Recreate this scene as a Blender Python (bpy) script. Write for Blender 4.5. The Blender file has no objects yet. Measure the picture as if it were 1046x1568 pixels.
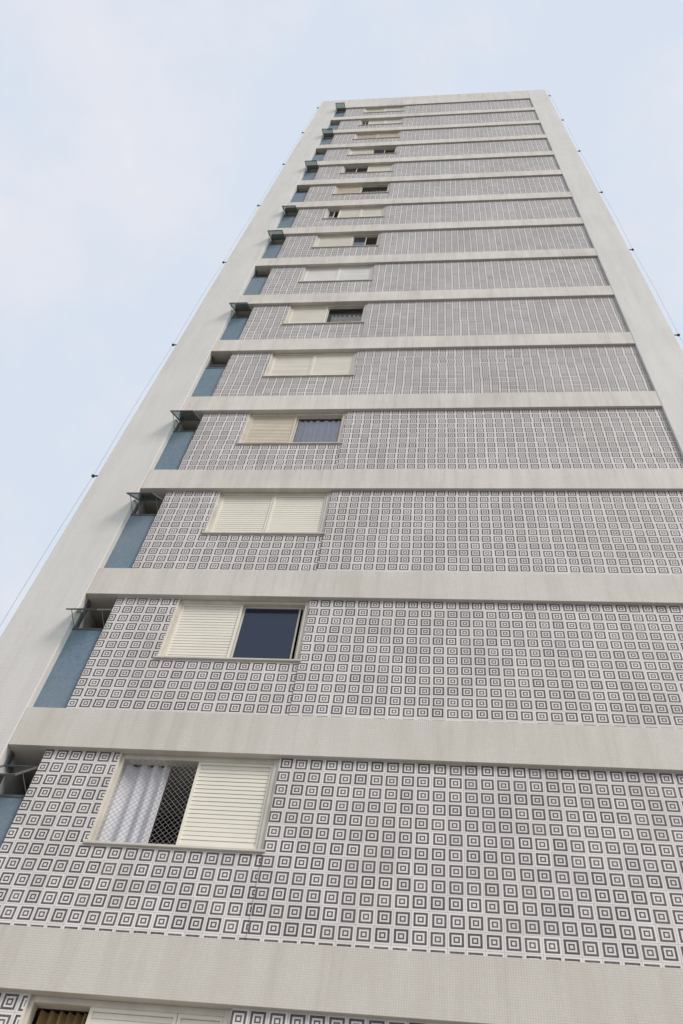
import bpy, math, random
from mathutils import Matrix, Vector
random.seed(7)
sc = bpy.context.scene
sc.view_settings.view_transform = 'Standard'
sc.view_settings.look = 'None'
sc.view_settings.exposure = 0

# ---------------------------------------------------------------- node helpers
class NT:
    def __init__(s, tree):
        s.t = tree; s.n = tree.nodes; s.l = tree.links
    def node(s, typ, **kw):
        n = s.n.new(typ)
        for k, v in kw.items(): setattr(n, k, v)
        return n
    def put(s, sock, v):
        if isinstance(v, bpy.types.NodeSocket): s.l.new(v, sock)
        elif isinstance(v, (tuple, list)) and len(v) == 3 and sock.type == 'RGBA': sock.default_value = (*v, 1)
        else: sock.default_value = v
    def math(s, op, a, b=0.0, c=0.0, clamp=False):
        n = s.node('ShaderNodeMath', operation=op, use_clamp=clamp)
        s.put(n.inputs[0], a); s.put(n.inputs[1], b); s.put(n.inputs[2], c)
        return n.outputs[0]
    def mix(s, f, a, b, blend='MIX'):
        n = s.node('ShaderNodeMix', data_type='RGBA', blend_type=blend)
        s.put(n.inputs[0], f); s.put(n.inputs[6], a); s.put(n.inputs[7], b)
        return n.outputs[2]
    def vmul(s, v, sc_):
        n = s.node('ShaderNodeVectorMath', operation='MULTIPLY')
        s.put(n.inputs[0], v); n.inputs[1].default_value = sc_
        return n.outputs[0]
    def noise(s, v, scale, detail=4, rough=.55):
        n = s.node('ShaderNodeTexNoise')
        s.put(n.inputs['Vector'], v); n.inputs['Scale'].default_value = scale
        n.inputs['Detail'].default_value = detail; n.inputs['Roughness'].default_value = rough
        return n.outputs[0]
    def ramp(s, v, a, b, lo=0.0, hi=1.0):
        n = s.node('ShaderNodeMapRange')
        s.put(n.inputs[0], v); n.inputs[1].default_value = a; n.inputs[2].default_value = b
        n.inputs[3].default_value = lo; n.inputs[4].default_value = hi
        return n.outputs[0]

def mat(name):
    m = bpy.data.materials.new(name); m.use_nodes = True
    t = NT(m.node_tree); b = m.node_tree.nodes['Principled BSDF']
    return m, t, b

def simple(name, col, rough=.6, metal=0, var=.12, scale=3.0, spec=.4):
    m, t, b = mat(name)
    g = t.node('ShaderNodeNewGeometry')
    n = t.noise(g.outputs['Position'], scale)
    f = t.ramp(n, .3, .7, 1 - var, 1 + var)
    c = t.node('ShaderNodeVectorMath', operation='SCALE'); c.inputs[0].default_value = col
    t.put(c.inputs['Scale'], f)
    t.put(b.inputs['Base Color'], c.outputs[0])
    b.inputs['Roughness'].default_value = rough; b.inputs['Metallic'].default_value = metal
    b.inputs['Specular IOR Level'].default_value = spec
    return m

P = 0.185
def m_pattern():
    m, t, b = mat('patterned_glazed_tile')
    tc = t.node('ShaderNodeTexCoord'); g = t.node('ShaderNodeNewGeometry')
    oi = t.node('ShaderNodeObjectInfo')
    sx = t.node('ShaderNodeSeparateXYZ'); t.put(sx.inputs[0], tc.outputs['Object'])
    Z = t.math('DIVIDE', sx.outputs[2], P)
    fz = t.math('FLOOR', Z)
    rowc = t.node('ShaderNodeCombineXYZ'); t.put(rowc.inputs[0], fz); t.put(rowc.inputs[1], oi.outputs['Random'])
    rown = t.node('ShaderNodeTexWhiteNoise'); t.put(rown.inputs[0], rowc.outputs[0])
    X = t.math('ADD', t.math('DIVIDE', sx.outputs[0], P), t.math('MULTIPLY_ADD', rown.outputs[0], .09, -.045))
    fx = t.math('FLOOR', X)
    cid = t.node('ShaderNodeCombineXYZ'); t.put(cid.inputs[0], fx); t.put(cid.inputs[1], fz); t.put(cid.inputs[2], oi.outputs['Random'])
    wn = t.node('ShaderNodeTexWhiteNoise'); t.put(wn.inputs[0], cid.outputs[0])
    sr = t.node('ShaderNodeSeparateXYZ'); t.put(sr.inputs[0], wn.outputs['Color'])
    jx = t.math('MULTIPLY_ADD', sr.outputs[0], .05, -.025)
    jz = t.math('MULTIPLY_ADD', sr.outputs[1], .05, -.025)
    rx = t.math('SUBTRACT', t.math('FRACT', X), .5); rz = t.math('SUBTRACT', t.math('FRACT', Z), .5)
    ux = t.math('ABSOLUTE', t.math('ADD', rx, jx)); uz = t.math('ABSOLUTE', t.math('ADD', rz, jz))
    mm = t.math('MAXIMUM', ux, uz)
    edge = t.math('MAXIMUM', t.math('ABSOLUTE', rx), t.math('ABSOLUTE', rz))
    def band(a, c):
        return t.math('MULTIPLY', t.ramp(mm, a - .01, a + .01), t.ramp(mm, c - .01, c + .01, 1, 0))
    ink = t.math('ADD', band(.27, .392), band(.085, .170), clamp=True)
    wear = t.noise(g.outputs['Position'], 60, 3)
    ink = t.math('MULTIPLY', ink, t.ramp(wear, .3, .55, .84, .98))
    tone = t.math('MULTIPLY_ADD', sr.outputs[2], .18, .90)
    big = t.noise(t.vmul(g.outputs['Position'], (1, 1, .35)), .9, 5)
    white = t.mix(t.ramp(big, .35, .7), (.76, .725, .705), (.65, .61, .59))
    dark = t.mix(sr.outputs[1], (.058, .047, .046), (.105, .087, .085))
    col = t.mix(ink, white, dark)
    sc_ = t.node('ShaderNodeVectorMath', operation='SCALE'); t.put(sc_.inputs[0], col); t.put(sc_.inputs['Scale'], tone)
    grout = t.ramp(edge, .482, .488)
    col = t.mix(grout, sc_.outputs[0], (.46, .43, .41))
    t.put(b.inputs['Base Color'], col)
    t.put(b.inputs['Roughness'], t.ramp(wear, .3, .7, .42, .6))
    b.inputs['Specular IOR Level'].default_value = .25
    h = t.math('SUBTRACT', t.math('MULTIPLY', t.noise(g.outputs['Position'], 14, 2), .3), grout)
    bm = t.node('ShaderNodeBump'); bm.inputs['Strength'].default_value = .35; bm.inputs['Distance'].default_value = .003
    t.put(bm.inputs['Height'], h); t.put(b.inputs['Normal'], bm.outputs[0])
    return m

def m_mosaic(name, c1, c2, stain_shade, stainamt, q=.025, low_shade=.5):
    m, t, b = mat(name)
    g = t.node('ShaderNodeNewGeometry')
    sx = t.node('ShaderNodeSeparateXYZ'); t.put(sx.inputs[0], g.outputs['Position'])
    xs = t.math('ADD', sx.outputs[0], sx.outputs[1])
    X = t.math('DIVIDE', xs, q); Z = t.math('DIVIDE', sx.outputs[2], q)
    cid = t.node('ShaderNodeCombineXYZ'); t.put(cid.inputs[0], t.math('FLOOR', X)); t.put(cid.inputs[1], t.math('FLOOR', Z))
    wn = t.node('ShaderNodeTexWhiteNoise'); t.put(wn.inputs[0], cid.outputs[0])
    e = t.math('MAXIMUM', t.math('ABSOLUTE', t.math('SUBTRACT', t.math('FRACT', X), .5)), t.math('ABSOLUTE', t.math('SUBTRACT', t.math('FRACT', Z), .5)))
    gr = t.ramp(e, .40, .45)
    col = t.mix(t.ramp(wn.outputs[0], 0, 1, .0, 1), c1, c2)
    n1 = t.noise(t.vmul(g.outputs['Position'], (2.6, 1, .32)), 1.3, 7, .62)
    n2 = t.noise(t.vmul(g.outputs['Position'], (.35, 1, .5)), 1.0, 5, .6)
    n3 = t.noise(t.vmul(g.outputs['Position'], (9, 1, .5)), 1.2, 4, .6)
    f = t.math('MULTIPLY', t.math('ADD', t.ramp(n1, .42, .7), t.math('ADD', t.ramp(n2, .4, .7, 0, .8), t.ramp(n3, .52, .75, 0, .7))), stainamt, clamp=True)
    # painted shade: colour darkens on the lowest storeys, where less sky reaches
    shade_z = t.math('MULTIPLY', t.ramp(t.math('ADD', sx.outputs[2], t.math('MULTIPLY', n2, 4.0)), 4, 19, 1, 0), low_shade)
    col = t.mix(f, col, stain_shade)
    col = t.mix(shade_z, col, stain_shade)
    col = t.mix(t.math('MULTIPLY', gr, .40), col, (.36, .33, .30))
    t.put(b.inputs['Base Color'], col)
    b.inputs['Roughness'].default_value = .6; b.inputs['Specular IOR Level'].default_value = .2
    bm = t.node('ShaderNodeBump'); bm.inputs['Strength'].default_value = .4; bm.inputs['Distance'].default_value = .003
    t.put(bm.inputs['Height'], t.math('SUBTRACT', 1.0, gr)); t.put(b.inputs['Normal'], bm.outputs[0])
    return m

TILE = m_pattern()
BAND = m_mosaic('band_mosaic', (.80, .76, .70), (.74, .70, .64), (.48, .44, .385), .40, low_shade=.58)
COLM = m_mosaic('column_mosaic', (.78, .76, .73), (.74, .72, .69), (.54, .515, .475), .30, low_shade=.30)
SHUT = simple('shutter_cream', (.78, .735, .64), .45, 0, .06, 1.0)
SHUTW = simple('shutter_white', (.80, .785, .75), .45, 0, .04)
SHUTB = simple('shutter_beige', (.64, .57, .46), .5, 0, .08)
FRAME = simple('window_frame_aluminium', (.58, .54, .47), .4, .0, .12)
DARKF = simple('awning_sash_metal', (.10, .11, .115), .4)
PLAST = simple('painted_plaster_reveal', (.66, .62, .55), .7, 0, .1)
INTER = simple('room_interior', (.09, .075, .07), .9, 0, .2)
CURT = simple('curtain_white', (.72, .72, .76), .9, 0, .05)
CURB = simple('curtain_ochre', (.36, .25, .12), .9, 0, .15)
CURG = simple('curtain_beige', (.70, .64, .54), .9, 0, .1)
NET = simple('safety_net_cord', (.30, .28, .27), .8)
CABLE = simple('cable_grey', (.12, .12, .13), .5)
INSU = simple('insulator_black', (.03, .03, .03), .5)
ASPH = simple('asphalt', (.05, .05, .052), .9, 0, .25, 1.5)
PAVE = simple('pavement_concrete', (.36, .345, .32), .85, 0, .15, 1.0)
GRND = simple('ground_earth', (.16, .15, .12), .95, 0, .25, .3)
KERB = simple('kerb_granite', (.33, .32, .31), .8)
PAINT = simple('road_paint', (.7, .7, .68), .7)
ROOF = simple('roof_membrane', (.25, .25, .25), .9)

def m_blue():
    m, t, b = mat('blue_textured_panel')
    g = t.node('ShaderNodeNewGeometry')
    n = t.noise(g.outputs['Position'], 26, 5, .7)
    n2 = t.noise(t.vmul(g.outputs['Position'], (1, 1, .5)), 1.2, 3)
    c = t.mix(t.ramp(n, .35, .68), (.125, .185, .24), (.195, .262, .32))
    c = t.mix(t.ramp(n2, .4, .7, 0, .6), c, (.22, .265, .31))
    t.put(b.inputs['Base Color'], c); b.inputs['Roughness'].default_value = .6
    b.inputs['Specular IOR Level'].default_value = .25
    bm = t.node('ShaderNodeBump'); bm.inputs['Strength'].default_value = .5; bm.inputs['Distance'].default_value = .004
    t.put(bm.inputs['Height'], n); t.put(b.inputs['Normal'], bm.outputs[0])
    return m
BLUE = m_blue()
def m_glass(name, base, rough, spec=.5):
    m, t, b = mat(name)
    b.inputs['Base Color'].default_value = (*base, 1)
    g = t.node('ShaderNodeNewGeometry')
    n = t.noise(g.outputs['Position'], 1.5, 2)
    t.put(b.inputs['Roughness'], t.ramp(n, .3, .7, rough, rough + .05))
    b.inputs['Specular IOR Level'].default_value = spec
    bm = t.node('ShaderNodeBump'); bm.inputs['Strength'].default_value = .25; bm.inputs['Distance'].default_value = .03
    t.put(bm.inputs['Height'], n); t.put(b.inputs['Normal'], bm.outputs[0])
    return m
GLASS = m_glass('tinted_window_glass', (.010, .020, .048), .04, .55)
def m_clear(name, tint, ior=1.45):
    m, t, b = mat(name)
    tr = t.node('ShaderNodeBsdfTransparent'); tr.inputs[0].default_value = (*tint, 1)
    gl = t.node('ShaderNodeBsdfGlossy'); gl.inputs['Roughness'].default_value = .05
    fr = t.node('ShaderNodeFresnel'); fr.inputs[0].default_value = ior
    mx = t.node('ShaderNodeMixShader')
    t.l.new(fr.outputs[0], mx.inputs[0]); t.l.new(tr.outputs[0], mx.inputs[1]); t.l.new(gl.outputs[0], mx.inputs[2])
    t.l.new(mx.outputs[0], t.n['Material Output'].inputs[0])
    return m
CLEAR = m_clear('awning_glass', (.34, .43, .44), 1.3)
PANE = m_clear('clear_pane', (.90, .92, .95), 1.3)

# ---------------------------------------------------------------- mesh helpers
bld = bpy.data.objects.new('apartment_building', None)
sc.collection.objects.link(bld)

class MB:
    def __init__(s): s.v = []; s.f = []; s.m = []
    def box(s, x0, x1, y0, y1, z0, z1, mi=0):
        i = len(s.v)
        s.v += [(x0,y0,z0),(x1,y0,z0),(x1,y1,z0),(x0,y1,z0),(x0,y0,z1),(x1,y0,z1),(x1,y1,z1),(x0,y1,z1)]
        s.f += [(i,i+3,i+2,i+1),(i+4,i+5,i+6,i+7),(i,i+1,i+5,i+4),(i+1,i+2,i+6,i+5),(i+2,i+3,i+7,i+6),(i+3,i,i+4,i+7)]
        s.m += [mi]*6
    def quad(s, a, b, c, d, mi=0):
        i = len(s.v); s.v += [a,b,c,d]; s.f.append((i,i+1,i+2,i+3)); s.m.append(mi)
    def slab(s, p, u, v, n, mi=0):   # oriented box from corner p with edge vectors
        p=Vector(p);u=Vector(u);v=Vector(v);n=Vector(n); i=len(s.v)
        for q in (p,p+u,p+u+v,p+v,p+n,p+u+n,p+u+v+n,p+v+n): s.v.append(tuple(q))
        s.f += [(i,i+3,i+2,i+1),(i+4,i+5,i+6,i+7),(i,i+1,i+5,i+4),(i+1,i+2,i+6,i+5),(i+2,i+3,i+7,i+6),(i+3,i,i+4,i+7)]
        s.m += [mi]*6
    def obj(s, name, mats, parent=bld, bevel=0, loc=(0,0,0), smooth=False):
        me = bpy.data.meshes.new(name)
        me.from_pydata([(a-loc[0], b-loc[1], c-loc[2]) for a,b,c in s.v], [], s.f)
        for mm in mats: me.materials.append(mm)
        me.polygons.foreach_set('material_index', s.m)
        if smooth: me.polygons.foreach_set('use_smooth', [True]*len(s.f))
        me.update()
        o = bpy.data.objects.new(name, me); o.location = loc
        sc.collection.objects.link(o)
        if parent: o.parent = parent
        if bevel:
            b = o.modifiers.new('bevel', 'BEVEL'); b.width = bevel; b.segments = 2; b.limit_method = 'ANGLE'
        return o

# ---------------------------------------------------------------- dimensions
XL0, XL1 = -6.40, -5.45       # left column
XR0, XR1 = 4.27, 5.20         # right column
XT = -4.95                    # left edge of tiled wall
WX0, WX1 = -3.98, -1.945      # window
STEP, ZB0, BH = 2.9, 5.25, .62
WH = 1.25
TOP = 50.85
DEP = 1.4
zb = lambda k: ZB0 + STEP*k
NF = 16

mb = MB(); mb.box(XL0, XL1, 0, DEP, 0, TOP); mb.box(XR0, XR1, 0, DEP, 0, TOP)
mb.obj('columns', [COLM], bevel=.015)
mb = MB()
for k in range(-1, NF):
    top = zb(k)+BH if k < NF-1 else TOP
    mb.box(XL1, XR0, .008, DEP, zb(k), top)
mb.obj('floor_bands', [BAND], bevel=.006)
mb = MB()
mb.box(XL0, XR1, DEP, 13, 0, TOP-.9)
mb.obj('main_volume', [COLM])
mb = MB()
mb.box(XL0, XR1, DEP, DEP+.2, TOP-.9, TOP); mb.box(XL0, XR1, 12.8, 13, TOP-.9, TOP)
mb.box(XL0, XL0+.2, DEP+.2, 12.8, TOP-.9, TOP); mb.box(XR1-.2, XR1, DEP+.2, 12.8, TOP-.9, TOP)
mb.box(XL0+.2, XR1-.2, DEP+.2, 12.8, TOP-.88, TOP-.86, 1)
mb.obj('parapet', [COLM, ROOF])

# tiled walls
for k in range(0, NF):
    z0, z1 = zb(k-1)+BH, zb(k)
    ws = z1-WH
    a = MB(); a.box(WX1, XR0, .066, .28, z0, z1)
    a.obj('tiled_wall', [TILE], loc=(WX1-.02+random.uniform(-.02,.02), .066, z1+random.uniform(0,.03)))
    a = MB(); a.box(XT, WX0, .078, .28, z0, z1); a.box(WX0, WX1, .078, .28, z0, ws-.03)
    a.obj('tiled_pier_and_apron', [TILE], loc=(XT-.03+random.uniform(-.02,.02), .078, z1+random.uniform(-.0,.03)))

# slots with blue panel and awning windows
blue, sf, gl = MB(), MB(), MB()
AWN = {1,2,3,4,6,8,9,11,13,15}
OH = .68
for k in range(0, NF):
    z0, z1 = zb(k-1)+BH, zb(k)
    blue.box(XL1, XT+.1, .13, .20, z0, z1-OH)
    sf.box(XL1, XT+.1, .12, .21, z1-OH, z1-OH+.03)
    sf.box(XL1, XL1+.03, .14, .22, z1-OH+.03, z1)
    sf.box(XT+.0, XT+.1, .20, .26, z1-OH+.03, z1)
    if k in AWN:
        ang = math.radians(42+random.uniform(-6,7))
        L=.60
        hy, hz = .10, z1-.24
        d = Vector((0,-math.sin(ang)*1.0, -math.cos(ang)))*L
        nrm = Vector((0, math.cos(ang), -math.sin(ang)))*.02
        x0, x1 = XL1+.02, XT-.01
        w=.022; ud=d.normalized()*w
        p=Vector((x0,hy,hz))
        sf.slab(p,(x1-x0,0,0),ud,nrm); sf.slab(p+d-ud,(x1-x0,0,0),ud,nrm)
        sf.slab(p+ud,(w,0,0),d-2*ud,nrm); sf.slab(p+ud+Vector((x1-x0-w,0,0)),(w,0,0),d-2*ud,nrm)
        q=p+ud+nrm*.5+Vector((w,0,0))
        gl.quad(tuple(q),tuple(q+Vector((x1-x0-2*w,0,0))),tuple(q+Vector((x1-x0-2*w,0,0))+d-2*ud),tuple(q+d-2*ud))
        sf.slab(p+d*.7,(.008,0,0),Vector((0,.20-(p+d*.7).y,-.12)),(0,0,-.01))
        sf.slab(p+d*.7+Vector((x1-x0-.008,0,0)),(.008,0,0),Vector((0,.20-(p+d*.7).y,-.12)),(0,0,-.01))
    else:
        gl.quad((XL1+.03,.18,z1-OH+.03),(XT+.05,.18,z1-OH+.03),(XT+.05,.18,z1-.3),(XL1+.03,.18,z1-.3))
blue.obj('blue_panels', [BLUE]); sf.obj('awning_window_frames', [DARKF]); gl.obj('awning_window_glass', [CLEAR])

# windows
SPEC = {
 0: [(0,.30,'B'),(.30,.76,'S'),(.76,1,'S')],
 1: [(0,.5,'N'),(.5,1,'S')],
 2: [(0,.5,'S'),(.5,1,'G')],
 3: [(0,.5,'S'),(.5,1,'S')],
 4: [(0,.5,'E'),(.5,1,'C')],
 5: [(0,.5,'S'),(.5,1,'S')],
 6: [(0,.5,'S'),(.5,1,'H')],
 7: [(0,.5,'W'),(.5,1,'W')],
 8: [(0,.58,'S'),(.58,1,'D')],
 9: [(0,.2,'D'),(.2,.6,'S'),(.6,1,'S')],
 10:[(0,.48,'E'),(.48,1,'H')],
 11:[(0,.5,'D'),(.5,1,'S')],
 12:[(0,.5,'S'),(.5,1,'D')],
 13:[(0,.5,'E'),(.5,1,'E')],
 14:[(0,.18,'D'),(.18,.6,'W'),(.6,1,'W')],
 15:[(0,.5,'S'),(.5,1,'W')],
}
fr, sh, cu, gw, rv, net = MB(), MB(), MB(), MB(), MB(), MB()
def shutter(x0, x1, z0, z1, y, mi):
    b=.035
    sh.box(x0,x0+b,y-.02,y+.03,z0,z1,mi); sh.box(x1-b,x1,y-.02,y+.03,z0,z1,mi)
    sh.box(x0+b,x1-b,y-.02,y+.03,z0,z0+b,mi); sh.box(x0+b,x1-b,y-.02,y+.03,z1-b,z1,mi)
    n=int((z1-z0-2*b)/.055); p=(z1-z0-2*b)/n
    for i in range(n):
        a=z0+b+i*p; j=random.uniform(-.002,.0015)
        sh.quad((x0+b,y-.007+j,a+.004),(x1-b,y-.007+j,a+.004),(x1-b,y-.004,a+p-.005),(x0+b,y-.004,a+p-.005),mi)
        sh.quad((x0+b,y+.004,a),(x1-b,y+.004,a),(x1-b,y-.007+j,a+.004),(x0+b,y-.007+j,a+.004),mi)
        sh.quad((x0+b,y-.004,a+p-.005),(x1-b,y-.004,a+p-.005),(x1-b,y+.004,a+p),(x0+b,y+.004,a+p),mi)
def curtain(x0, x1, z0, z1, y, mi, amp=.035, wl=.11):
    n=int((x1-x0)/.008); ph=random.random()*6
    lo=[];hi=[]
    for i in range(n+1):
        x=x0+(x1-x0)*i/n
        s_=2*math.pi*x/wl+ph+1.1*math.sin(x*9)
        lo.append((x, y+amp*1.2*math.sin(s_+.25)+.01*math.sin(s_*2.3)))
        hi.append((x, y+amp*.8*math.sin(s_)))
    for i in range(n):
        cu.quad((*lo[i],z0),(*lo[i+1],z0),(*hi[i+1],z1),(*hi[i],z1),mi)
for k in range(NF):
    z1=zb(k); z0=z1-WH
    fr.box(WX0-.03, WX1+.03, .045, .28, z0-.03, z0)
    rv.box(WX0, WX0+.02, .082, .30, z0, z1); rv.box(WX1-.02, WX1, .082, .30, z0, z1)
    a0,a1=WX0+.02,WX1-.02
    fr.box(a0,a0+.045,.12,.24,z0,z1); fr.box(a1-.055,a1,.10,.24,z0,z1)
    fr.box(a0+.045,a1-.055,.11,.24,z1-.06,z1); fr.box(a0+.045,a1-.055,.12,.24,z0,z0+.04)
    b0,b1=a0+.045,a1-.055; c0,c1=z0+.04,z1-.06
    W=b1-b0
    for (f0,f1,ty) in SPEC[k]:
        x0,x1=b0+W*f0+.003,b0+W*f1-.003
        if ty in 'SWE': shutter(x0,x1,c0,c1,.16+(.0 if f0==0 else -.012),{'S':0,'W':1,'E':2}[ty])
        else:
            w=.03; Y0,Y1=.17,.20
            if ty in 'GCDH':
                fr.box(x0,x0+w,Y0,Y1,c0,c1); fr.box(x1-w,x1,Y0,Y1,c0,c1)
                fr.box(x0+w,x1-w,Y0,Y1,c0,c0+w); fr.box(x0+w,x1-w,Y0,Y1,c1-w,c1)
            if ty=='G': gw.quad((x0+w,.185,c0+w),(x1-w-.06,.185,c0+w),(x1-w-.06,.185,c1-w),(x0+w,.185,c1-w),0); fr.box(x1-w-.06,x1-w-.035,Y0,Y1,c0+w,c1-w)
            if ty=='C':
                gw.quad((x0+w,.185,c0+w),(x1-w,.185,c0+w),(x1-w,.185,c1-w),(x0+w,.185,c1-w),1)
                curtain(x0,x1,c0,c1-.06,.228,0,.018,.14)
            if ty=='H':
                gw.quad((x0+w,.185,c0+w),(x1-w,.185,c0+w),(x1-w,.185,c1-w),(x0+w,.185,c1-w),1)
                curtain(x0+.12,x1,c0,c0+.8,.25,2)
            if ty=='D':
                gw.quad((x0+w,.185,c0+w),(x0+(x1-x0)*.5,.185,c0+w),(x0+(x1-x0)*.5,.185,c1-w),(x0+w,.185,c1-w),0)
                fr.box(x0+(x1-x0)*.5,x0+(x1-x0)*.5+.03,Y0,Y1,c0+w,c1-w)
            if ty=='B':
                curtain(x0,x1,c0-.1,c1,.30,1,.04,.09)
            if ty=='N':
                curtain(x0,x0+(x1-x0)*.6,c0-.1,c1,.25,0,.035,.17)
                s=.07; t=.0035; H=c1-c0; Wd=x1-x0
                for sgn in (1,-1):
                    o=-H
                    while o<Wd:
                        if sgn==1: pa=(o,0); pb=(o+H,H)
                        else: pa=(o,H); pb=(o+H,0)
                        def at(u): return (pa[0]+(pb[0]-pa[0])*u, pa[1]+(pb[1]-pa[1])*u)
                        u0=max(0,-pa[0]/H); u1=min(1,(Wd-pa[0])/H)
                        if u1>u0:
                            A=at(u0);B=at(u1)
                            A=Vector((x0+A[0],.135+.002*sgn,c0+A[1]));B=Vector((x0+B[0],.135+.002*sgn,c0+B[1]))
                            nv=Vector((-(B-A).z,0,(B-A).x)).normalized()*t
                            net.slab(A-nv*.5,B-A,nv,(0,t*.8,0))
                        o+=s
fr.obj('window_frames',[FRAME],bevel=.004); rv.obj('window_reveals',[PLAST])
sh.obj('roller_shutters',[SHUT,SHUTW,SHUTB]); cu.obj('curtains',[CURT,CURB,CURG],smooth=True)
gw.obj('window_glass',[GLASS,PANE]); net.obj('safety_net',[NET])
mb=MB()
for k in range(NF):
    z0,z1=zb(k-1)+BH,zb(k)
    mb.box(XL1+.01,XR0-.01,DEP-.04,DEP-.005,z0+.005,z1-.005)
    mb.box(-5.0+.12,-4.75,.30,DEP-.05,z0+.005,z1-.005)
mb.obj('room_back_walls',[INTER])

# ground floor
mb=MB(); mb.box(XL1,-1.2,.3,.5,0,zb(-1)); mb.box(.4,XR0,.3,.5,0,zb(-1)); mb.obj('ground_floor_wall',[PLAST])
mb=MB(); mb.box(-1.2,.4,.42,.46,.02,zb(-1)); 
mb.obj('entrance_glass',[GLASS])
mb=MB()
for x in (-1.2,-.43,.34): mb.box(x,x+.06,.36,.41,0,zb(-1))
mb.box(-1.14,-.43,.37,.405,2.1,2.16); mb.box(-.37,.34,.37,.405,2.1,2.16); mb.obj('entrance_door_frame',[DARKF])

# lightning conductor cables + standoffs
import bmesh
me=bpy.data.meshes.new('cable_insulators'); bm=bmesh.new()
for side,x in ((-1,XL0),(1,XR1)):
    j=0
    while True:
        z=1.6+8.33*(.838+.697*j)
        if z>TOP: break
        M=Matrix.Translation((x+side*.05,.03,z))@Matrix.Rotation(math.pi/2,4,'Y')
        bmesh.ops.create_cone(bm,cap_ends=True,segments=10,radius1=.015,radius2=.015,depth=.11,matrix=M)
        bmesh.ops.create_uvsphere(bm,u_segments=12,v_segments=8,radius=.035,matrix=Matrix.Translation((x+side*.10,.03,z)))
        j+=1
bm.to_mesh(me); bm.free(); me.materials.append(INSU)
o=bpy.data.objects.new('cable_insulators',me); sc.collection.objects.link(o); o.parent=bld
for side,x in ((-1,XL0),(1,XR1)):
    cv=bpy.data.curves.new('lightning_cable','CURVE'); cv.dimensions='3D'; cv.bevel_depth=.0025
    sp=cv.splines.new('POLY'); pts=[]
    z=.5; 
    while z<TOP+.2:
        ph=((z-8.58)/5.806)%1
        pts.append((x+side*(.10+.03*math.sin(math.pi*ph)),.03,z)); z+=.4
    sp.points.add(len(pts)-1)
    for i,p in enumerate(pts): sp.points[i].co=(*p,1)
    cv.materials.append(CABLE)
    o=bpy.data.objects.new('lightning_cable',cv); sc.collection.objects.link(o); o.parent=bld

# ---------------------------------------------------------------- setting
def sheet(name,x0,x1,y0,y1,z,m):
    a=MB(); a.quad((x0,y0,z),(x1,y0,z),(x1,y1,z),(x0,y1,z)); return a.obj(name,[m],parent=None)
sheet('ground',-1500,1500,-1500,1500,-.16,GRND)
sheet('road',-300,300,-19,-10,-.13,ASPH)
a=MB(); a.box(-300,300,-9.85,14,-.15,0); a.obj('pavement',[PAVE],parent=None)
a=MB(); a.box(-300,300,-10,-9.85,-.15,.004); a.obj('kerb',[KERB],parent=None,bevel=.01)
a=MB()
for i in range(-40,40): a.quad((i*6,-14.56,-.126),(i*6+3,-14.56,-.126),(i*6+3,-14.44,-.126),(i*6,-14.44,-.126))
a.obj('road_marking',[PAINT],parent=None)

# ---------------------------------------------------------------- sky & sun
EL=math.radians(42); AZ=math.radians(128)
w=bpy.data.worlds.new('World'); sc.world=w; w.use_nodes=True
t=NT(w.node_tree); bg=t.n['Background']
sky=t.node('ShaderNodeTexSky'); sky.sky_type='NISHITA'; sky.sun_disc=False
sky.sun_elevation=EL; sky.sun_rotation=AZ
tc=t.node('ShaderNodeTexCoord')
D=tc.outputs['Generated']
n1=t.noise(t.vmul(D,(1,1,1.3)),5.0,8,.6); n2=t.noise(D,1.7,4,.5)
f=t.math('ADD',t.math('MULTIPLY',n1,.6),t.math('MULTIPLY',n2,.4))
cl=t.mix(t.ramp(f,.43,.60),(7.2,7.95,9.1),(8.5,8.5,9.1))
col=t.mix(.94,sky.outputs[0],cl)
t.put(bg.inputs[0],col); bg.inputs[1].default_value=.1
sd=Vector((math.sin(AZ)*math.cos(EL),math.cos(AZ)*math.cos(EL),math.sin(EL)))
L=bpy.data.lights.new('sun','SUN'); L.energy=2.6; L.angle=math.radians(22); L.color=(1,.955,.88)
o=bpy.data.objects.new('sun',L); o.rotation_euler=(-sd).to_track_quat('-Z','Y').to_euler(); sc.collection.objects.link(o)
o.location=(0,-20,60)

# ---------------------------------------------------------------- camera
cam=bpy.data.cameras.new('camera'); co=bpy.data.objects.new('camera',cam); sc.collection.objects.link(co)
cam.sensor_fit='VERTICAL'; cam.sensor_height=36; cam.lens=1300/1568*36; cam.clip_end=5000
F=Vector((-.1176,.5786,.8070)).normalized(); R=Vector((.9930,.0651,.0981)); R=(R-F*R.dot(F)).normalized(); U=R.cross(F)
Mx=Matrix((( R.x,U.x,-F.x,0),(R.y,U.y,-F.y,-8.33),(R.z,U.z,-F.z,1.6),(0,0,0,1)))
co.matrix_world=Mx
sc.camera=co
